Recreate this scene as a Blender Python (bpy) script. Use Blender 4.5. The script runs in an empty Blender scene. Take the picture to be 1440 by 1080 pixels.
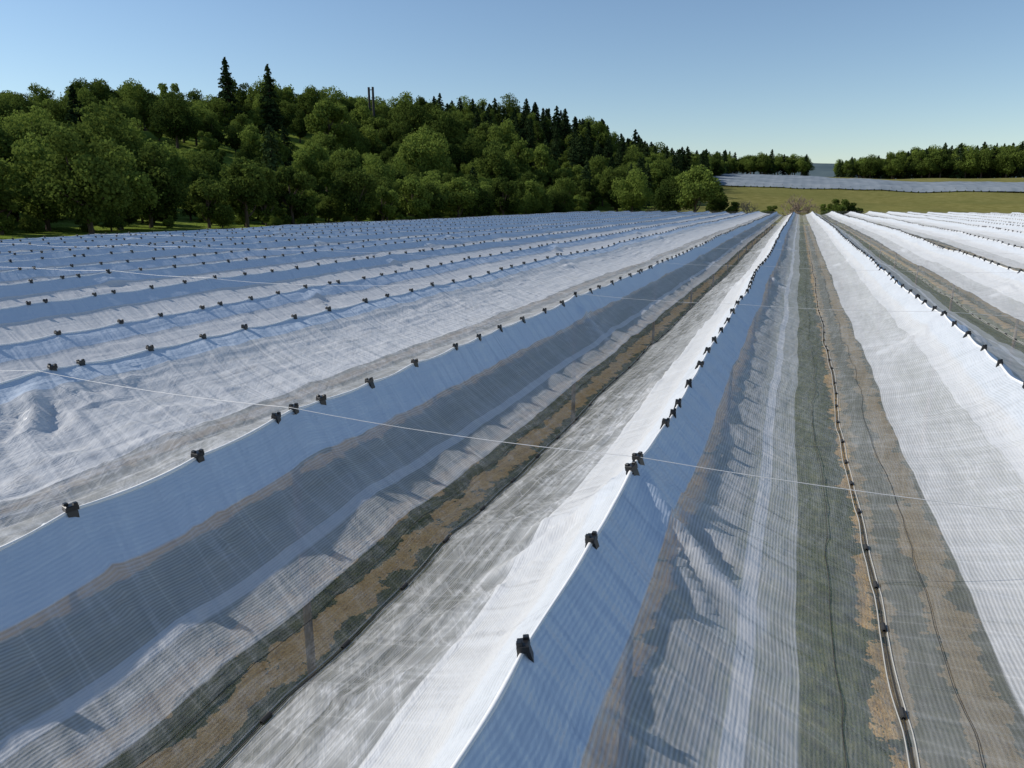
import bpy, math, random
import numpy as np
from mathutils import Vector
rng=np.random.default_rng(7); random.seed(7)
sc=bpy.context.scene
COL=sc.collection
CAMZ=5.8
# ---------------------------------------------------------------- noise
def hsh(ix,iy,s):
    n=(ix.astype(np.int64)*374761393+iy.astype(np.int64)*668265263+s*974634777)&0x7fffffff
    n=((n^(n>>13))*1274126177)&0x7fffffff
    n=(n^(n>>16))&0xffff
    return n/65535.0
def vn(x,y,s=0):
    x=np.asarray(x,float); y=np.asarray(y,float); x,y=np.broadcast_arrays(x,y)
    ix=np.floor(x); iy=np.floor(y); fx=x-ix; fy=y-iy
    fx=fx*fx*(3-2*fx); fy=fy*fy*(3-2*fy)
    a=hsh(ix,iy,s);b=hsh(ix+1,iy,s);c=hsh(ix,iy+1,s);d=hsh(ix+1,iy+1,s)
    return ((a*(1-fx)+b*fx)*(1-fy)+(c*(1-fx)+d*fx)*fy)*2-1
def fbm(x,y,s=0,o=3):
    r=0;a=1;t=0
    for k in range(o):
        r=r+a*vn(x*2**k,y*2**k,s+k*17); t+=a; a*=.5
    return r/t
def sst(x): x=np.clip(x,0,1); return x*x*(3-2*x)
# ---------------------------------------------------------------- mesh helpers
def mesh_np(name,V,F,mats=(),fm=None,smooth=False):
    me=bpy.data.meshes.new(name)
    V=np.asarray(V,np.float32); F=np.asarray(F,np.int32); k=F.shape[1]
    me.vertices.add(len(V)); me.vertices.foreach_set('co',V.ravel())
    me.loops.add(F.size); me.loops.foreach_set('vertex_index',F.ravel())
    me.polygons.add(len(F)); me.polygons.foreach_set('loop_start',np.arange(0,F.size,k,dtype=np.int32))
    for m in mats: me.materials.append(m)
    if fm is not None: me.polygons.foreach_set('material_index',np.asarray(fm,np.int32))
    me.polygons.foreach_set('use_smooth',np.full(len(F),smooth))
    me.update(calc_edges=True); me.validate()
    return me
def obj(name,me,parent=None,loc=None):
    o=bpy.data.objects.new(name,me); COL.objects.link(o)
    if parent: o.parent=parent
    if loc is not None: o.location=loc
    return o
def fattr(me,name,arr):
    a=me.attributes.new(name,'FLOAT','POINT'); a.data.foreach_set('value',np.asarray(arr,np.float32).ravel())
def grid_faces(ny,nx):
    i=np.arange(ny-1)[:,None]*nx+np.arange(nx-1)[None,:]
    return np.stack([i,i+1,i+nx+1,i+nx],-1).reshape(-1,4)
class MB:
    def __init__(s): s.V=[];s.F=[];s.M=[];s.n=0
    def add(s,V,F,m=0):
        V=np.asarray(V,float);F=np.asarray(F,int)
        s.V.append(V);s.F.append(F+s.n);s.M.append(np.full(len(F),m));s.n+=len(V)
    def tube(s,pts,rad,seg=6,m=0):
        pts=np.asarray(pts,float);n=len(pts);rad=np.broadcast_to(rad,(n,))
        T=np.gradient(pts,axis=0);T/=np.linalg.norm(T,axis=1)[:,None]+1e-9
        ref=np.array([0,0,1.]) if abs(T[0][2])<.8 else np.array([1.,0,0])
        A=np.cross(T,ref);A/=np.linalg.norm(A,axis=1)[:,None]+1e-9;B=np.cross(T,A)
        an=np.arange(seg)/seg*2*np.pi
        V=pts[:,None]+rad[:,None,None]*(A[:,None]*np.cos(an)[None,:,None]+B[:,None]*np.sin(an)[None,:,None])
        i=np.arange(n-1)[:,None]*seg+np.arange(seg)[None];j=np.arange(n-1)[:,None]*seg+(np.arange(seg)[None]+1)%seg
        s.add(V.reshape(-1,3),np.stack([i,j,j+seg,i+seg],-1).reshape(-1,4),m)
    def mesh(s,name,mats,smooth=False):
        return mesh_np(name,np.concatenate(s.V),np.concatenate(s.F),mats,np.concatenate(s.M),smooth)
# ---------------------------------------------------------------- node helpers
def newmat(name):
    m=bpy.data.materials.new(name);m.use_nodes=True;nt=m.node_tree;nt.nodes.clear();return m,nt
class NT:
    def __init__(s,nt): s.nt=nt
    def n(s,t,**k):
        x=s.nt.nodes.new(t)
        for a,b in k.items(): setattr(x,a,b)
        return x
    def inp(s,sock,v):
        if hasattr(v,'node'): s.nt.links.new(v,sock)
        else: sock.default_value=v
    def math(s,op,a,b=None,c=None,clamp=False):
        x=s.n('ShaderNodeMath',operation=op,use_clamp=clamp); s.inp(x.inputs[0],a)
        if b is not None: s.inp(x.inputs[1],b)
        if c is not None: s.inp(x.inputs[2],c)
        return x.outputs[0]
    def noise(s,vec,scale,detail=3,rough=.55,dist=0):
        x=s.n('ShaderNodeTexNoise'); x.inputs['Scale'].default_value=scale;x.inputs['Detail'].default_value=detail
        x.inputs['Roughness'].default_value=rough;x.inputs['Distortion'].default_value=dist
        if vec is not None: s.nt.links.new(vec,x.inputs['Vector'])
        return x.outputs['Fac']
    def ramp(s,f,stops):
        x=s.n('ShaderNodeValToRGB');e=x.color_ramp.elements
        while len(e)<len(stops): e.new(.5)
        for i,(p,c) in enumerate(stops):
            e[i].position=p;e[i].color=(*c,1) if len(c)==3 else c
        s.inp(x.inputs[0],f);return x.outputs[0]
    def mixc(s,f,a,b):
        x=s.n('ShaderNodeMix',data_type='RGBA');s.inp(x.inputs[0],f)
        s.inp(x.inputs[6],a if hasattr(a,'node') else (*a,1));s.inp(x.inputs[7],b if hasattr(b,'node') else (*b,1));return x.outputs[2]
    def mixs(s,f,a,b):
        x=s.n('ShaderNodeMixShader');s.inp(x.inputs[0],f);s.nt.links.new(a,x.inputs[1]);s.nt.links.new(b,x.inputs[2]);return x.outputs[0]
    def mapping(s,vec,scale,rz=0):
        r=s.n('ShaderNodeMapping');r.inputs['Rotation'].default_value=(0,0,rz);s.nt.links.new(vec,r.inputs['Vector'])
        x=s.n('ShaderNodeMapping');x.inputs['Scale'].default_value=scale;s.nt.links.new(r.outputs[0],x.inputs['Vector']);return x.outputs[0]
    def out(s,sh):
        o=s.n('ShaderNodeOutputMaterial');s.nt.links.new(sh,o.inputs['Surface'])
def simple(name,col,rough=.6,spec=.3,var=.3,scale=20):
    m,nt=newmat(name);N=NT(nt);tc=N.n('ShaderNodeTexCoord')
    f=N.noise(tc.outputs['Object'],scale)
    c=N.mixc(f,tuple(x*(1-var) for x in col),tuple(min(1,x*(1+var)) for x in col))
    b=N.n('ShaderNodeBsdfPrincipled');nt.links.new(c,b.inputs['Base Color']);b.inputs['Roughness'].default_value=rough
    b.inputs['Specular IOR Level'].default_value=spec;N.out(b.outputs[0]);return m
# ---------------------------------------------------------------- materials
def net_material():
    m,nt=newmat('hail_net_fabric');N=NT(nt)
    uv=N.n('ShaderNodeUVMap').outputs[0]
    def at(n): return N.n('ShaderNodeAttribute',attribute_name=n).outputs['Fac']
    dens=at('dens');loose=at('loose');shade=at('shade');strip=at('strip')
    sep=N.n('ShaderNodeSeparateXYZ');nt.links.new(uv,sep.inputs[0]);s=sep.outputs[0];v=sep.outputs[1]
    wob=N.noise(uv,.8,1); sw=N.math('MULTIPLY_ADD',wob,.08,s)
    st=N.math('SINE',N.math('MULTIPLY',sw,2*math.pi/.027))
    def ridged(n,p):
        r=N.math('SUBTRACT',1,N.math('ABSOLUTE',N.math('MULTIPLY_ADD',n,4,-2)))
        return N.math('POWER',N.math('MAXIMUM',r,0),p)
    n1=N.noise(N.mapping(uv,(2.8,.22,1)),1.0,3)
    n2=N.noise(N.mapping(uv,(4.2,.36,1),.12),1.2,4,.65,.3)     # long creases
    n3=N.noise(N.mapping(uv,(4.6,.70,1),-.62),1.2,4,.65,.2)    # diagonal crumple
    n4=N.noise(N.mapping(uv,(.45,3.4,1),.30),1.0,2,.5,.4)       # pulls down the slope
    n5=N.noise(N.mapping(uv,(9,.50,1)),1.0,2,.5,.3)             # fine gathers along the row
    brk=N.math('MULTIPLY',N.math('SUBTRACT',n4,.36),3.2,clamp=True)
    streak=N.math('MULTIPLY',N.math('ADD',ridged(n2,6),N.math('MULTIPLY',N.math('MULTIPLY',ridged(n3,7),brk),1.0)),loose)
    sa=N.math('SUBTRACT',1.0,N.math('MAXIMUM',N.math('MAXIMUM',strip,N.math('MULTIPLY',loose,.9)),N.math('MULTIPLY',shade,1.1)),clamp=True)
    a=N.math('MULTIPLY_ADD',st,N.math('MULTIPLY',.15,sa),dens)
    a=N.math('ADD',a,N.math('MULTIPLY',N.math('SUBTRACT',n1,.5),.34))
    a=N.math('ADD',a,N.math('MULTIPLY',N.math('MULTIPLY',N.math('SUBTRACT',n5,.5),.35),loose))
    a=N.math('MULTIPLY_ADD',streak,.30,a)
    a=N.math('MULTIPLY_ADD',ridged(n4,14),.12,a)
    a=N.math('MAXIMUM',a,strip)
    a=N.math('MINIMUM',N.math('MAXIMUM',a,.10),1.0)
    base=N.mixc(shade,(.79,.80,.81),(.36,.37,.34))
    base=N.mixc(strip,base,(.56,.64,.735))  # blue skylit shade of the white ridge strip, painted into its colour
    base=N.mixc(N.math('MULTIPLY',streak,.6,clamp=True),base,(.80,.81,.83))
    bh=N.math('MULTIPLY',N.math('ADD',n2,n3),N.math('MULTIPLY_ADD',loose,.016,.010))
    bh=N.math('MULTIPLY_ADD',st,.0006,bh)
    bh=N.math('MULTIPLY_ADD',n4,.075,bh)
    bh=N.math('MULTIPLY_ADD',n5,.012,bh)
    bp=N.n('ShaderNodeBump');bp.inputs['Strength'].default_value=.9;bp.inputs['Distance'].default_value=1.0
    nt.links.new(bh,bp.inputs['Height'])
    d=N.n('ShaderNodeBsdfDiffuse');t=N.n('ShaderNodeBsdfTranslucent');g=N.n('ShaderNodeBsdfGlossy')
    g.inputs['Roughness'].default_value=.26
    for q in (d,t,g): nt.links.new(bp.outputs[0],q.inputs['Normal'])
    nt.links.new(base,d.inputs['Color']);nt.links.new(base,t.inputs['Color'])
    tf=N.math('MULTIPLY_ADD',strip,-.25,.33)
    dt=N.mixs(tf,d.outputs[0],t.outputs[0])
    dt=N.mixs(.13,dt,g.outputs[0])
    tr=N.n('ShaderNodeBsdfTransparent')
    N.out(N.mixs(a,tr.outputs[0],dt));return m
M_net=net_material()
M_hem=simple('white_hem',(.76,.76,.75),.6,.3,.1)
M_edge=simple('grey_net_edge',(.36,.36,.34),.7,.3,.2)
M_clip=simple('black_plastic',(.010,.010,.011),.4,.5,.3)
M_wire=simple('steel_wire',(.55,.55,.55),.4,.5,.1)
M_cord=simple('dark_cord',(.04,.04,.04),.7,.2,.1)
M_post=simple('weathered_wood',(.22,.17,.12),.85,.2,.3,6)
M_bark=simple('bark',(.08,.06,.045),.9,.2,.4,4)
M_bare=simple('bare_bark',(.24,.185,.14),.9,.2,.3,4)
def leafmat(name,dark,light,trans=.28):
    m,nt=newmat(name);N=NT(nt)
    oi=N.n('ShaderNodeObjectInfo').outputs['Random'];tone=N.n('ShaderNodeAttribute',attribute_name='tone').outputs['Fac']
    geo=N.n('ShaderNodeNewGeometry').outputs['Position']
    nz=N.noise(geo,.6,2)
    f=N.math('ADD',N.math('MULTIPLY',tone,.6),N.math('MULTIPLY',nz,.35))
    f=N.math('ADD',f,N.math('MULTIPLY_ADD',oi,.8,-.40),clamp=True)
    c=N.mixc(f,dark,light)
    d=N.n('ShaderNodeBsdfDiffuse');t=N.n('ShaderNodeBsdfTranslucent')
    nt.links.new(c,d.inputs[0]);nt.links.new(c,t.inputs[0]);N.out(N.mixs(trans,d.outputs[0],t.outputs[0]));return m
M_leaf=leafmat('broadleaf_foliage',(.026,.046,.012),(.185,.245,.050),.36)
M_need=leafmat('conifer_needles',(.012,.026,.012),(.050,.078,.028),.12)
# ---------------------------------------------------------------- terrain
def zt(X,Y):
    X=np.asarray(X,float);Y=np.asarray(Y,float)
    dx=np.maximum(0,-60-X)
    P=np.interp(Y,[-300,0,80,150,240,330,450,600],[.1,.20,.42,.80,1,.95,.6,.3])
    L=32*sst(dx/145)*P
    bank=2.9*sst((-53-X)/7)*np.interp(Y,[-60,0,60,170,260],[1,1,1,.3,0])
    B=np.interp(Y,[200,300,440,560,700,1000,3000],[0,3.0,10.2,20,24,26,26])
    G=17*np.exp(-(((X+112)/62)**2+((Y-345)/70)**2))*sst((Y-205)/60)
    T=np.clip((60-X)/160,0,1)*7*sst((Y-330)/150)
    m=np.clip(np.maximum((-58-X)/20,(Y-200)/20),0,1)
    return L+B+G+T+bank+m*fbm(X/40,Y/40,3)*1.2
def axis(pts):
    out=[]
    for a,b,s in pts: out.append(np.arange(a,b,s))
    out.append([pts[-1][1]]);return np.concatenate(out)
gx=axis([(-4000,-500,250),(-500,-260,12),(-260,-64,4),(-64,-48,1),(-48,120,4),(120,400,12),(400,4000,240)])
gy=axis([(-400,-40,30),(-40,600,4),(600,900,12),(900,6000,250)])
GX,GY=np.meshgrid(gx,gy)
V=np.stack([GX,GY,zt(GX,GY)],-1).reshape(-1,3)
def ground_material():
    m,nt=newmat('grassland');N=NT(nt)
    pos=N.n('ShaderNodeNewGeometry').outputs['Position']
    sp=N.n('ShaderNodeSeparateXYZ');nt.links.new(pos,sp.inputs[0]);x,y,z=sp.outputs
    nb=N.noise(pos,.025,4);nm=N.noise(pos,.3,4);nf=N.noise(pos,4,4,.7);nff=N.noise(pos,22,3,.7)
    xw=N.math('MULTIPLY_ADD',N.noise(pos,1.1,3),.8,x)
    xw=N.math('ADD',xw,-.4+1.17+.45)
    ph=N.math('FRACT',N.math('DIVIDE',xw,4.1))
    strip=N.ramp(ph,[(0,(1,1,1)),(.05,(1,1,1)),(.12,(0,0,0)),(.69,(0,0,0)),(.75,(.85,.85,.85)),(.82,(.85,.85,.85)),(.87,(0,0,0)),(.92,(0,0,0)),(.97,(1,1,1))])
    grass=N.ramp(nf,[(.3,(.030,.042,.016)),(.5,(.085,.11,.036)),(.72,(.20,.205,.075))])
    soil=N.ramp(N.math('MULTIPLY_ADD',nff,.5,N.math('MULTIPLY',nf,.5)),[(.3,(.24,.13,.045)),(.5,(.68,.44,.17)),(.7,(.88,.66,.34))])
    pf=N.math('GREATER_THAN',N.math('ADD',N.math('MULTIPLY',strip,.75),N.math('MULTIPLY',N.math('SUBTRACT',N.noise(pos,1.7,5,.75),.5),2.2)),.50)
    orch=N.mixc(pf,grass,soil)
    mead=N.ramp(N.math('MULTIPLY_ADD',nm,.5,N.math('MULTIPLY',nf,.5)),[(.3,(.10,.10,.028)),(.5,(.175,.165,.055)),(.7,(.28,.245,.10))])
    mead=N.mixc(N.math('MULTIPLY',N.math('SUBTRACT',nb,.42),2.5,clamp=True),mead,(.125,.135,.045))
    hill=N.ramp(N.math('MULTIPLY_ADD',nm,.6,N.math('MULTIPLY',nf,.4)),[(.3,(.07,.105,.018)),(.5,(.145,.195,.035)),(.7,(.26,.29,.08))])
    left=N.math('GREATER_THAN',N.math('MULTIPLY_ADD',nm,4,-53),x)
    back=N.math('GREATER_THAN',y,195.0)
    c=N.mixc(back,orch,mead);c=N.mixc(left,c,hill)
    b=N.n('ShaderNodeBsdfDiffuse');nt.links.new(c,b.inputs[0])
    bp=N.n('ShaderNodeBump');bp.inputs['Strength'].default_value=.7;bp.inputs['Distance'].default_value=.15
    nt.links.new(N.math('ADD',nf,N.math('MULTIPLY',nff,.4)),bp.inputs['Height']);nt.links.new(bp.outputs[0],b.inputs['Normal'])
    N.out(b.outputs[0]);return m
me=mesh_np('ground',V,grid_faces(len(gy),len(gx)),[ground_material()],smooth=True);obj('ground',me)
# ---------------------------------------------------------------- ridges
YEND=192.0
known={-2:(-9.3,5.8-2.26),-1:(-5.11,3.4),0:(-1.17,3.4),1:(3.1,3.45),2:(7.35,3.52),-3:(-13.2,3.36),-4:(-17.3,3.4)}
IDX=list(range(-12,18))
def rxz(i):
    if i in known: return known[i]
    if i<-4: return (-17.3+4.1*(i+4),3.4+.05*math.sin(i*2.3))
    return (7.35+4.1*(i-2),3.5+.05*math.sin(i*1.7))
WY=[6.25+11.3*k for k in range(-1,17)]
CL={}
for i in IDX:
    ys=[];y=-3.6+random.random()
    if i==0: ys=[-1.2,.35,3.15,4.55,6.02]; y=6.28
    elif i==-1: ys=[-1,.9,2.3,3.55,4.85,6.0]; y=6.3
    elif i==1: ys=[]; y=-2
    while y<YEND:
        ys.append(y)
        y+=random.uniform(.95,1.5) if random.random()>.12 else random.uniform(.4,.6)
    CL[i]=np.array(ys)
def ridge(i,Y):
    X0,Z0=rxz(i);Y=np.asarray(Y,float)
    x=X0+.05*vn(Y/3.1,i*3.3,5)+.02*vn(Y/.9,i*1.3,6)
    z=Z0+.06*vn(Y/9,i*2.1,8)+.12*vn(Y/35,i*.3,28)+.008*vn(Y/.6,i*5.1,9)
    c=CL[i];k=np.clip(np.searchsorted(c,Y),1,len(c)-1)
    t=np.clip((Y-c[k-1])/(c[k]-c[k-1]),0,1)
    z=z-.03*(4*t*(1-t))*np.clip(c[k]-c[k-1],0,1.5)
    for w in WY: z=z+.07*np.exp(-np.abs(Y-w)/.7)
    return x,z
def upts(n,br):
    u=list(np.linspace(0,1,n))
    for b in br: u=[q for q in u if abs(q-b)>.006]; u+= [b-.0015,b+.0015]
    return np.array(sorted(u))
def valley(i):
    base={-1:(.50,1.12),-2:(.62,.62),0:(.49,.95),1:(.5,.9),-3:(.55,.75)}
    return base.get(i,(.52,.85 if i>0 else .78))
def ystations(fine):
    y=-4.0;o=[y]
    while y<YEND:
        d=max(0,y); y+=max(fine,min(1.2,fine+.0125*d)); o.append(min(y,YEND))
    return np.array(o)
for i in IDX[:-1]:
    near=abs(i+1)<=2 or i in(0,1)
    Y=ystations(.04 if near else (.1 if -5<i<5 else .25))
    vf,dep=valley(i)
    B=dict(a=.095,s1=.245,s2=.275,th1=.345,th2=.655,dR=.86)
    if i==-1: B.update(th1=.375,th2=.52,dR=.785)
    if i==-2: B.update(th1=.60,th2=.80,dR=.93,a=.09)
    if i<-2: B.update(th1=.52,th2=.70,dR=.88)
    if i>0: B.update(th2=.66,dR=.8)
    vg=.5 if i!=-2 else .72
    u=upts(64 if near else 30,[B['a'],B['s1'],B['s2'],B['th1'],B['th2'],B['dR'],.985,vg])
    U,YY=np.meshgrid(u,Y)
    xa,za=ridge(i,Y);xb,zb=ridge(i+1,Y);xa=xa[:,None];za=za[:,None];xb=xb[:,None];zb=zb[:,None]
    w=xb-xa
    isL=U<vg
    t=np.where(isL,U/vg,(1-U)/(1-vg))
    xv=xa+w*(vf+.006*vn(YY/3.5,i,11))
    zv=(za+zb)/2-dep+.05*vn(YY/2.7,i+.5,12)
    X=np.where(isL,xa+(xv-xa)*t,xb+(xv-xb)*t)
    stp=.37
    tk=.2
    prof=np.where(t<tk,stp*t/tk,stp+(1-stp)*(t-tk)/(1-tk))
    if i==-2: prof=np.where(isL,prof,np.where(t<.25,.55*t/.25,.55+.45*(t-.25)/.75))
    Z=np.where(isL,za+(zv-za)*prof,zb+(zv-zb)*prof)
    Z-=.06*np.sin(np.pi*t)**2*np.where(t>tk,1,.3)
    loosemap=np.where(isL,.12,.3)*np.ones_like(U)
    if i==-1: loosemap=np.where(isL,np.where(U>.36,.40,.16),np.where(U<.8,.95,.25))
    if i==-2: loosemap=np.where(U>.12,.62,.2)
    if i==0: loosemap=np.where(isL,np.where(U>.12,.30,.18),.25)
    loosemap=loosemap*(.9+.45*vn(YY/5.,i*1.7,41))
    loosemap=np.clip(loosemap,0.05,1.2)
    lm2=loosemap*(1+(.7 if i==-2 else 0)*np.exp(-((YY-4.5)/2.)**2))
    env=np.sin(np.pi*np.clip(t,0,1))**.5
    S=X-xa
    if near:
        q=fbm(S*4.5+.35*YY,YY*.35+i*9,21,3);r1=1-np.abs(q)*3
        q2=fbm(S*1.6-.9*YY,YY*.7+i*5,23,2);r2=1-np.abs(q2)*8
        q3=fbm(S*1.1+.6*YY,YY*.5+i*7,29,2);r3=1-np.abs(q3)*9
        Z+=lm2*env*(.012*np.clip(r1,-.6,1)+.038*np.clip(r2,0,1)**1.5+.035*np.clip(r3,0,1)**1.5+.022*fbm(S*.9,YY*.3+i,33,2)-.01)
        c=CL[i];k=np.clip(np.searchsorted(c,YY),1,len(c)-1);dc=np.minimum(np.abs(YY-c[k-1]),np.abs(YY-c[k]))
        kk_=np.where(np.abs(YY-c[k-1])<np.abs(YY-c[k]),k-1,k)
        am_=.001+.008*(vn(kk_*1.7,i*3.1,91)*.5+.5)
        pl=am_*np.cos(dc*(11+5*vn(kk_*2.3,i,92))/(.35+t*3))*np.exp(-dc*2.0)*sst(t/.06)*(t<.4)*(1-t/.4)
        Z+=pl
        q4=fbm(S*1.2+1.1*YY,YY*.8+i*3,51,2);q5=fbm(S*.9-1.6*YY,YY*.9+i*4,57,2)
        Z+=np.where(t<.4,.014*q4*sst(t/.05),0)+.024*np.clip(1-np.abs(q4)*8,0,1)*(t<.35)*sst(t/.06)+.018*np.clip(1-np.abs(q5)*9,0,1)*(t<.3)*sst(t/.06)
    else:
        Z+=lm2*env*.05*fbm(S*1.2,YY*.5+i*9,21,3)
    fold=np.zeros_like(U)
    for k,wy in enumerate(WY[:7]):
        for (L,ang,am,sg) in ((.62,-1.9,.15,.13),(.5,1.2,.05,.09),(.75,-.5,.05,.08),(.6,-3.4,.05,.09)):
            ln=YY-(wy-.05+ang*t)
            side=isL if (k+i)%2==1 else ~isL
            e=sst((t-.03)/.17)*sst((1-t/L)*1.3)*side
            Z+=am*np.exp(-(ln/sg)**2)*e
            Z-=am*.35*np.exp(-((ln-.25)/.14)**2)*e
            fold=np.maximum(fold,np.exp(-(ln/(sg*1.3))**2)*(e>0.02)*min(1,am*8))
    X+=w*.0030*vn(YY/.9,i*2.,61)*(np.abs(U-vg)>.03)*(t>.1)
    dens=np.full_like(U,.60);strip=np.zeros_like(U);shade=np.zeros_like(U)
    dens=np.where(U<B['a'],1,dens);strip=np.where(U<B['a'],1,strip)
    dens=np.where((U>B['s1'])&(U<B['s2']),.92,dens)
    dens=np.where((U>B['s2'])&(U<B['th1']),.57,dens)
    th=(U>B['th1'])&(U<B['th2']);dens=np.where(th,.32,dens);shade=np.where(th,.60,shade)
    dens=np.where((U>B['th2'])&(U<B['dR']),.72,dens)
    dens=np.where(U>B['dR'],.96,dens);strip=np.where(U>.93,.4,strip)
    if i==-1:
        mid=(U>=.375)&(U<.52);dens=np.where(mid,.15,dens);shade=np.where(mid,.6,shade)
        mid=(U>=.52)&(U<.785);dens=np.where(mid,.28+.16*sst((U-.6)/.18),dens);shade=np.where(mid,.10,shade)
    if i==-2:
        dens=np.where((U>.09)&(U<.60),.92,dens)
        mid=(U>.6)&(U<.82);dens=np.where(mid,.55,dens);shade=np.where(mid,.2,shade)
    if i<-2:
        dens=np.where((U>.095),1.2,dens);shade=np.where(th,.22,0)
    dens=np.clip(dens+.35*fold*(strip<.1),0,1.2)
    nx=len(u);ny=len(Y)
    Vv=np.stack([X,YY*np.ones_like(X),Z],-1).reshape(-1,3)
    me=mesh_np('hail_net',Vv,grid_faces(ny,nx),[M_net],smooth=True)
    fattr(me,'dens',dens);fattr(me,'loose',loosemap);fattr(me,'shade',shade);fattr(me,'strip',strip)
    uvl=me.uv_layers.new(name='UVMap')
    S2=(U*4.3+i*7.7);UVv=np.stack([S2,YY],-1).reshape(-1,2)
    li=np.empty(len(me.loops),np.int32);me.loops.foreach_get('vertex_index',li)
    uvl.data.foreach_set('uv',UVv[li].astype(np.float32).ravel())
    net=obj('hail_net',me)
    if i==-2: continue
    mb=MB();sel=slice(None,None,2)
    kv=int(np.argmin(np.abs(u-vg)))
    P=np.stack([X[:,kv],YY[:,kv],Z[:,kv]+.010],-1)
    mb.tube(P[sel],.005,5,0)
    if -3<i<3:
        for off in (-.028,.030):
            P2=P.copy();P2[:,0]+=off+.008*vn(Y/.5,i+off*50,70);P2[:,2]+=.004
            mb.tube(P2,.006,4,1)
        for uu in ((.41,.585) if i!=-1 else (.41,)):
            kk=int(np.argmin(np.abs(u-uu)))
            P3=np.stack([X[:,kk]+.04*vn(Y/1.1,i+uu,71)+.012*vn(Y/.25,i,72),Y,Z[:,kk]+.012],-1)
            mb.tube(P3,.003,4,0)
    y=random.random()
    ylim=60 if -4<i<4 else 0
    while y<ylim:
        k=int(np.argmin(np.abs(Y-y)));p=P[k]
        L=.05
        mb.tube([[p[0],p[1]-L,p[2]+.014],[p[0],p[1]-L*.9,p[2]+.014],[p[0],p[1]+L*.9,p[2]+.014],[p[0],p[1]+L,p[2]+.014]],[.010,.020,.020,.010],8,0)
        y+=random.uniform(.75,1.1)
    me=mb.mesh('valley_cord',[M_cord,M_edge]);obj('valley_cord',me,net)
# ridge parts ------------------------------------------------------
def clip_proto():
    mb=MB()
    def box(cx,cy,cz,sx,sy,sz,tp=1.0,sk=0):
        v=[]
        for (zz,f,o) in ((-.5,tp,0),(-.3,1.0,sk*.3),(.35,1.0,sk*.9),(.5,.8,sk)):
            for (a,b) in ((-.5,-.5),(.5,-.5),(.5,.5),(-.5,.5)): v.append([cx+a*sx*f+o,cy+b*sy*f,cz+zz*sz])
        F=[[0,3,2,1],[12,13,14,15]]
        for l in range(3):
            for q in range(4): F.append([l*4+q,l*4+(q+1)%4,l*4+4+(q+1)%4,l*4+4+q])
        mb.add(v,F)
    box(.036,0,-.032,.018,.060,.080,.7,-.018)
    box(-.036,0,-.032,.018,.060,.080,.7,.018)
    box(0,0,.018,.056,.076,.034,1.0)
    box(.014,.022,.038,.026,.024,.024,.9);box(-.014,-.022,.038,.026,.024,.024,.9)
    return np.concatenate(mb.V),np.concatenate(mb.F)
CV,CF=clip_proto()
nets=[o for o in bpy.data.objects if o.name.startswith('hail_net') and o.parent is None]
for j,i in enumerate(IDX):
    par=nets[min(j,len(nets)-1)]
    c=CL[i];c=c[c<YEND]
    x,z=ridge(i,c);n=len(c)
    sc_=1.0+.15*rng.random(n)+.010*np.minimum(c.clip(0),25)/2; an=(rng.random(n)-.5)*.7;tl=(rng.random(n)-.5)*.5
    V3=CV[None]*sc_[:,None,None]*1.12
    X_=V3[...,0]*np.cos(an)[:,None]-V3[...,1]*np.sin(an)[:,None];Y_=V3[...,0]*np.sin(an)[:,None]+V3[...,1]*np.cos(an)[:,None]
    Z_=V3[...,2]; X2=X_*np.cos(tl)[:,None]+Z_*np.sin(tl)[:,None];Z2=-X_*np.sin(tl)[:,None]+Z_*np.cos(tl)[:,None]
    VV=np.stack([X2+x[:,None],Y_+c[:,None],Z2+z[:,None]+.005],-1).reshape(-1,3)
    FF=(CF[None]+np.arange(n)[:,None,None]*len(CV)).reshape(-1,4)
    obj('ridge_clips',mesh_np('ridge_clips',VV,FF,[M_clip]),par)
    Y=ystations(.06);x,z=ridge(i,Y);mb=MB();mb.tube(np.stack([x,Y,z+.004],-1),.015+.005*vn(Y/.4,i,5),6)
    obj('ridge_hem',mb.mesh('ridge_hem',[M_hem],True),par)
    mb=MB()
    for w in WY:
        xx,zz=ridge(i,np.array([w]));g=float(zt(xx[0],w))
        mb.tube([[xx[0],w,g],[xx[0],w,g+1.5],[xx[0],w,zz[0]-.03]],[.055,.05,.045],8)
    obj('support_posts',mb.mesh('support_posts',[M_post]),par)
for w in WY[1:]:
    pts=[]
    for i in IDX:
        x,z=ridge(i,np.array([w]));pts.append([x[0],w,z[0]+.035])
    P=[]
    for a,b in zip(pts[:-1],pts[1:]):
        for t in np.linspace(0,1,9)[:-1]:
            P.append([a[0]+(b[0]-a[0])*t,w,a[2]+(b[2]-a[2])*t-.05*4*t*(1-t)])
    P.append(pts[-1]);mb=MB();mb.tube(P,.0035,5);obj('tension_wire',mb.mesh('tension_wire',[M_wire]))
# ---------------------------------------------------------------- trees
def leaf_quads(P,Nrm,size,aspect=1.0,jit=.8):
    n=len(P);N=Nrm+rng.normal(size=(n,3))*jit;N/=np.linalg.norm(N,axis=1)[:,None]+1e-9
    R=rng.normal(size=(n,3));A=np.cross(N,R);A/=np.linalg.norm(A,axis=1)[:,None]+1e-9;B=np.cross(N,A)
    s=(size*(.6+.8*rng.random(n)))[:,None]
    V=np.stack([P-A*s*.5,P-B*s*.45*aspect,P+A*s*.5,P+B*s*.45*aspect],1).reshape(-1,3)
    return V,np.arange(n*4).reshape(-1,4)
def limb(mb,a,b,r0,r1,seg=6,bend=.12):
    a=np.array(a,float);b=np.array(b,float);L=np.linalg.norm(b-a)
    t=np.linspace(0,1,5)[:,None];off=rng.normal(size=3)*bend*L
    P=a+(b-a)*t+off*(t*(1-t))*2
    mb.tube(P,np.linspace(r0,r1,5),seg);return P
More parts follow.
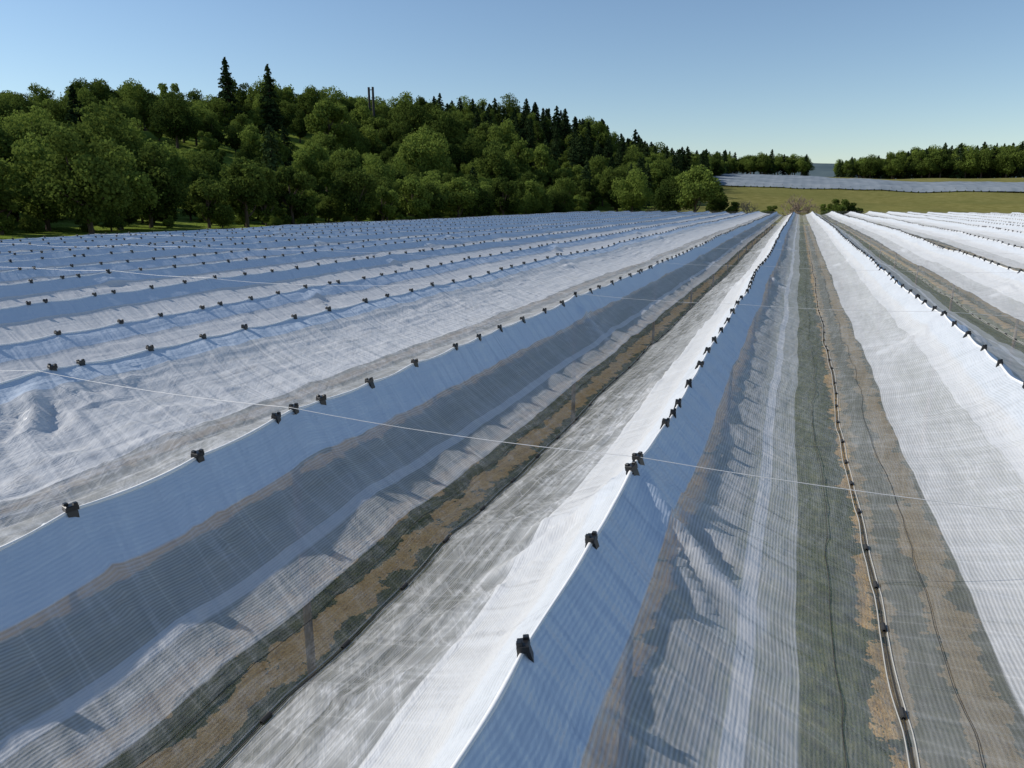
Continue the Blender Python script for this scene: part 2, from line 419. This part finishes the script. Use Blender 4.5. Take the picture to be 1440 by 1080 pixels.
def broadleaf(name,H=10,W=8,nl=7000,ls=.34,base=.16,seed=0,nlobe=26):
    mb=MB();R=W/2;zc=H*(base+1)/2;hz=H*(1-base)/2
    limb(mb,[0,0,-.4],[.2,.1,H*.62],H*.028,H*.008,8,.05)
    ctr=[];rad=[]
    for k in range(nlobe):
        d=rng.normal(size=3);d/=np.linalg.norm(d);rr=rng.random()**.4*.80
        zz=d[2]*rr
        wid=1-.28*max(0,zz)*1.2
        c=np.array([d[0]*rr*R*wid,d[1]*rr*R*wid,zc+zz*hz]);ctr.append(c);rad.append(R*rng.uniform(.18,.40))
        if k<9: limb(mb,[.1,.05,H*rng.uniform(.16,.4)],c,H*.013,H*.004,5)
    ctr=np.array(ctr);rad=np.array(rad)
    k=rng.choice(nlobe,nl,p=rad**2/np.sum(rad**2))
    d=rng.normal(size=(nl,3));d[:,2]=d[:,2]*.95+.25;d/=np.linalg.norm(d,axis=1)[:,None]
    lump=1+.35*vn(d[:,0]*3+k*7.1,d[:,1]*3+d[:,2]*4,seed+3)
    P=ctr[k]+d*(rad[k]*lump*(.55+.55*rng.random(nl)**.6))[:,None]*np.array([1,1,.85])
    P[:,2]=np.maximum(P[:,2],H*base*.4+rng.random(nl)*.4)
    V,F=leaf_quads(P,d,ls)
    nb=mb.n;tone0=rng.random(nlobe)
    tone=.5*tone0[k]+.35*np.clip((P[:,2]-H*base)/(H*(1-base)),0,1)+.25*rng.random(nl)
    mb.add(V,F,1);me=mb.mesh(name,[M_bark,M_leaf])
    fattr(me,'tone',np.concatenate([np.zeros(nb),np.repeat(tone,4)]));return me
def spruce(name,H=20,W=6,nb_=150,seed=0,pw=.8):
    mb=MB();limb(mb,[0,0,-.5],[0,0,H*.97],H*.014,.03,7,.01)
    Ps=[];Ns=[];tn=[]
    for k in range(nb_):
        f=(k+rng.random())/nb_;z=H*(.08+.9*f);r=W/2*(1-f)**pw*(.7+.45*rng.random())+.15
        a=rng.random()*6.283;dr=np.array([math.cos(a),math.sin(a),0])
        m=int(8+30*r/(W/2));t=rng.random(m)**.7
        side=np.array([-dr[1],dr[0],0])
        P=np.array([0,0,z])+dr*(t*r)[:,None]+np.array([0,0,-1.])*(t**1.5*r*.33)[:,None]+side*((rng.random(m)-.5)*(1-t*.6)*r*.55)[:,None]
        P[:,2]+=(rng.random(m)-.6)*.35
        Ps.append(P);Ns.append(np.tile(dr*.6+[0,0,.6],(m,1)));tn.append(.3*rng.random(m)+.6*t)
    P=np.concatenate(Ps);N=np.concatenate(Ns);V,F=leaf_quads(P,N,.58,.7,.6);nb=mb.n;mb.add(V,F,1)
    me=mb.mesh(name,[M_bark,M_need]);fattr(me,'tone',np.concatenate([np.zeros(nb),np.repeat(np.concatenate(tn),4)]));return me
def bare(name,H=8):
    mb=MB()
    def rec(p,d,L,r,lv):
        q=p+d*L;limb(mb,p,q,r,r*.62,5,.08)
        if lv==0: return
        for k in range(3):
            nd=d+rng.normal(size=3)*.55;nd[2]+=.15;nd/=np.linalg.norm(nd)
            rec(q,nd,L*rng.uniform(.6,.82),r*.6,lv-1)
    for k in range(3):
        d=np.array([rng.normal()*.4,rng.normal()*.4,1.]);d/=np.linalg.norm(d)
        rec(np.array([0,0,-.2+k*.2]),d,H*.27,.20,4)
    return mb.mesh(name,[M_bare])
BL=[broadleaf('broadleaf_crown',10,W,8500,.30,base=b,seed=k*11,nlobe=nl) for k,(W,b,nl) in enumerate([(8.5,.08,30),(7.0,.10,22),(9.0,.06,34),(7.5,.13,24),(5.8,.08,20),(8.4,.10,28)])]
SP=[spruce('spruce_crown',20,w,nb,k,pw) for k,(w,nb,pw) in enumerate([(7,170,.8),(7.5,170,.6),(8.5,180,.55),(7.8,170,.5)])]
def put(name,me,x,y,s,sz=None,par=None,sink=.1):
    o=bpy.data.objects.new(name,me);COL.objects.link(o)
    o.location=(x,y,float(zt(x,y))-sink);o.rotation_euler=(0,0,random.uniform(0,6.28));o.scale=(s,s,sz or s)
    if par: o.parent=par
    return o
def polar(b,d): b=math.radians(b);return -math.sin(b)*d,math.cos(b)*d
y=-8.0
while y<235:
    x=-62.5-random.uniform(0,6);s=random.uniform(.62,.90)*(1+.40*min(1,y/150))
    if 88<y<112: s*=.85
    put('deciduous_tree',random.choice(BL),x,y,s,s*random.uniform(.9,1.15),sink=.5); y+=random.uniform(4.0,6.5)*(1+y/500)
shr=bpy.data.objects.new('hedge_shrubs',None);COL.objects.link(shr)
for row,(x0,s0) in enumerate(((-65,.28),(-70,.42),(-76,.5))):
    y=-10
    while y<240:
        s=s0*random.uniform(.6,1.25)
        if random.random()>.15: put('shrub',random.choice(BL),x0+random.uniform(-2.5,2.5),y,s*1.25,s,shr,.3)
        y+=random.uniform(2.2,4.2)
forest=bpy.data.objects.new('hillside_forest',None);COL.objects.link(forest)
# open grass slopes on the hill
clear=[(-130,136,30,17),(-166,196,34,20),(-112,112,14,10)]
g=8.8
for X in np.arange(-330,-70,g):
    for Yy in np.arange(-30,470,g):
        x=X+random.uniform(-3.8,3.8);y=Yy+random.uniform(-3.8,3.8)
        if any(((x-a)/r1)**2+((y-b)/r2)**2<1 for a,b,r1,r2 in clear):
            if random.random()<.22: put('broadleaf',random.choice(BL),x,y,random.uniform(.45,.85),None,forest)
            continue
        dz=float(vn(x/35,y/35,77))
        con=(x+100)**2/70**2+(y-350)**2/80**2<1
        p_con=.62 if con else .03
        if x<-250 and random.random()<.4: continue
        if random.random()<p_con:
            s=random.uniform(.8,1.05)*(1.0 if con else .7);put('conifer',random.choice(SP[1:]),x,y,s,s*random.uniform(.85,1.0),forest)
        else:
            s=random.uniform(.75,1.35)*(1+.25*dz)
            if x>-90: s*=.85
            if 95<y<180 and x>-112: s*=.85
            if y>240: s*=1.35
            elif y<140: s*=.92
            put('broadleaf',random.choice(BL),x,y,s,s*random.uniform(.9,1.25),forest)
for X in np.arange(-70,0,8.5):
    for Yy in np.arange(240,610,9.0):
        x=X+random.uniform(-4,4);y=Yy+random.uniform(-4,4)
        if x>-50 and y<558: continue
        if random.random()<.35: put('conifer',random.choice(SP[1:]),x,y,random.uniform(.75,.95),None,forest)
        else: put('broadleaf',random.choice(BL),x,y,random.uniform(1.2,1.7),None,forest)
df=bpy.data.objects.new('distant_forest',None);COL.objects.link(df)
for X in np.arange(30,470,7):
    for Yy in np.arange(640,720,10):
        x=X+random.uniform(-3.5,3.5);y=Yy+random.uniform(-5,5)
        s=min(1,.55+(x-30)/140)
        if random.random()<.5: put('conifer',random.choice(SP),x,y,random.uniform(1.05,1.4)*s,None,df)
        else: put('broadleaf',random.choice(BL),x,y,random.uniform(2.1,2.8)*s,None,df)
for b,d,s in ((41.9,285,1.25),(39.1,280,1.2),(51.4,190,.75)):
    x,y=polar(b,d);put('spruce_tree',SP[0],x,y,s*1.35,s)
for b,d,s,k in ((51.4,75,1.0,0),(35,262,2.1,1),(28.3,230,2.0,2),(22.8,250,1.9,0),(7.4,205,1.8,1),(5.9,214,1.2,3),(9.2,208,1.3,2),(44.5,150,1.0,5),(50.0,118,1.45,2)):
    x,y=polar(b,d);put('deciduous_tree',BL[k],x,y,s)
for b,d,s in ((1.9,203,.55),(-2.6,200,.76),(-3.4,202,.66),(-1.9,206,.6),(4.6,207,.65),(-4.3,199,.35)):
    x,y=polar(b,d);put('fruit_tree',BL[4],x,y,s*1.3,s)
BA=bare('bare_crown',8)
for b,d,s in ((.1,204,1.35),(3.4,203,1.1),(.9,206,1.05),(-1.2,205,.9)):
    x,y=polar(b,d);put('bare_tree',BA,x,y,s)
x,y=polar(31.9,300);z=float(zt(x,y));mb=MB()
for o_ in (-.9,.9):
    mb.tube([[o_,0,0],[o_,0,12],[o_,0,21]],[.5,.48,.45],8)
for zz in (8,14,20): mb.tube([[-.9,0,zz],[0,0,zz],[.9,0,zz]],.15,5)
obj('twin_mast',mb.mesh('twin_mast',[M_cord]),loc=(x,y,z))
# ---------------------------------------------------------------- distant net field
m,nt=newmat('distant_net_fabric');N=NT(nt);d=N.n('ShaderNodeBsdfDiffuse')
pos=N.n('ShaderNodeNewGeometry').outputs['Position']
nt.links.new(N.ramp(N.noise(pos,.12,4),[(.35,(.17,.205,.235)),(.65,(.235,.265,.295))]),d.inputs[0]);N.out(d.outputs[0])
ux=np.arange(-52,230,1.0);uy=np.arange(440,552,4.0);AX,AY=np.meshgrid(ux,uy)
AY=440+(AY-440)*(.92-.5*np.clip((AX+20)/150,0,1))
AZ=zt(AX,AY)+2.2+.10*np.abs(((AX/5)%1)-.5)*2+.3*fbm(AX/12,AY/12,8,2)
edge=np.minimum(1,(AY-440)/4.0);AZ=AZ-(1-edge)*1.7
V=np.stack([AX,AY,AZ],-1).reshape(-1,3)
dn=obj('distant_hail_net',mesh_np('distant_hail_net',V,grid_faces(len(uy),len(ux)),[m]))
mb=MB()
for X in np.arange(-50,230,5.0):
    zg=float(zt(X,442.5));mb.tube([[X,442.5,zg-.2],[X,442.5,zg+1],[X,442.5,zg+1.9]],.10,5)
obj('net_posts',mb.mesh('net_posts',[M_post]),dn)
for X in np.arange(-44,228,3.5):
    put('orchard_row_tree',BL[4],X,435+random.random()*3,.16,.13,dn)
# ---------------------------------------------------------------- distant hills
m,nt=newmat('hazy_hills');N=NT(nt);d=N.n('ShaderNodeBsdfDiffuse')
pos=N.n('ShaderNodeNewGeometry').outputs['Position']
nt.links.new(N.ramp(N.noise(pos,.01,5),[(.35,(.07,.10,.115)),(.65,(.10,.135,.145))]),d.inputs[0]);N.out(d.outputs[0])  # distance haze painted in as a bluish hill colour
hx=np.arange(-2500,3500,40.);hy=np.linspace(2200,3400,24);HX,HY=np.meshgrid(hx,hy)
HZ=20+(112+24*fbm(HX/500,HY/900,90,3)-.045*np.abs(HX+250))*np.sin(np.pi*np.clip((HY-2200)/1200,0,1))**.8+3*vn(HX/25,HY/50,92)
obj('distant_hills',mesh_np('distant_hills',np.stack([HX,HY,HZ],-1).reshape(-1,3),grid_faces(len(hy),len(hx)),[m],smooth=True))
# ---------------------------------------------------------------- light
w=bpy.data.worlds.new('World');sc.world=w;w.use_nodes=True;nt=w.node_tree
bg=nt.nodes['Background'];sky=nt.nodes.new('ShaderNodeTexSky');sky.sky_type='NISHITA';sky.sun_disc=False
sv=Vector((-1,-.22,0)).normalized();EL=math.radians(36)
sky.sun_elevation=EL;sky.sun_rotation=math.atan2(sv.x,sv.y)%(2*math.pi)
sky.air_density=1.1;sky.dust_density=.15;sky.ozone_density=3.2;sky.altitude=300
nt.links.new(sky.outputs[0],bg.inputs[0]);bg.inputs[1].default_value=.12
L=bpy.data.lights.new('sun','SUN');L.energy=4.6;L.angle=math.radians(.5);L.color=(1,.94,.85)
lo=bpy.data.objects.new('sun',L);COL.objects.link(lo)
dv=Vector((sv.x*math.cos(EL),sv.y*math.cos(EL),math.sin(EL)));lo.rotation_euler=dv.to_track_quat('Z','Y').to_euler();lo.location=(-40,-20,60)
cam=bpy.data.cameras.new('camera');cam.lens=25;cam.sensor_width=36;cam.clip_end=12000;cam.clip_start=.05
co=bpy.data.objects.new('camera',cam);COL.objects.link(co);co.location=(0,0,CAMZ);co.rotation_euler=(math.radians(90-14.4),0,math.radians(21.4));sc.camera=co
sc.view_settings.view_transform='Standard';sc.view_settings.look='None';sc.view_settings.exposure=0
print('objs',len(bpy.data.objects))
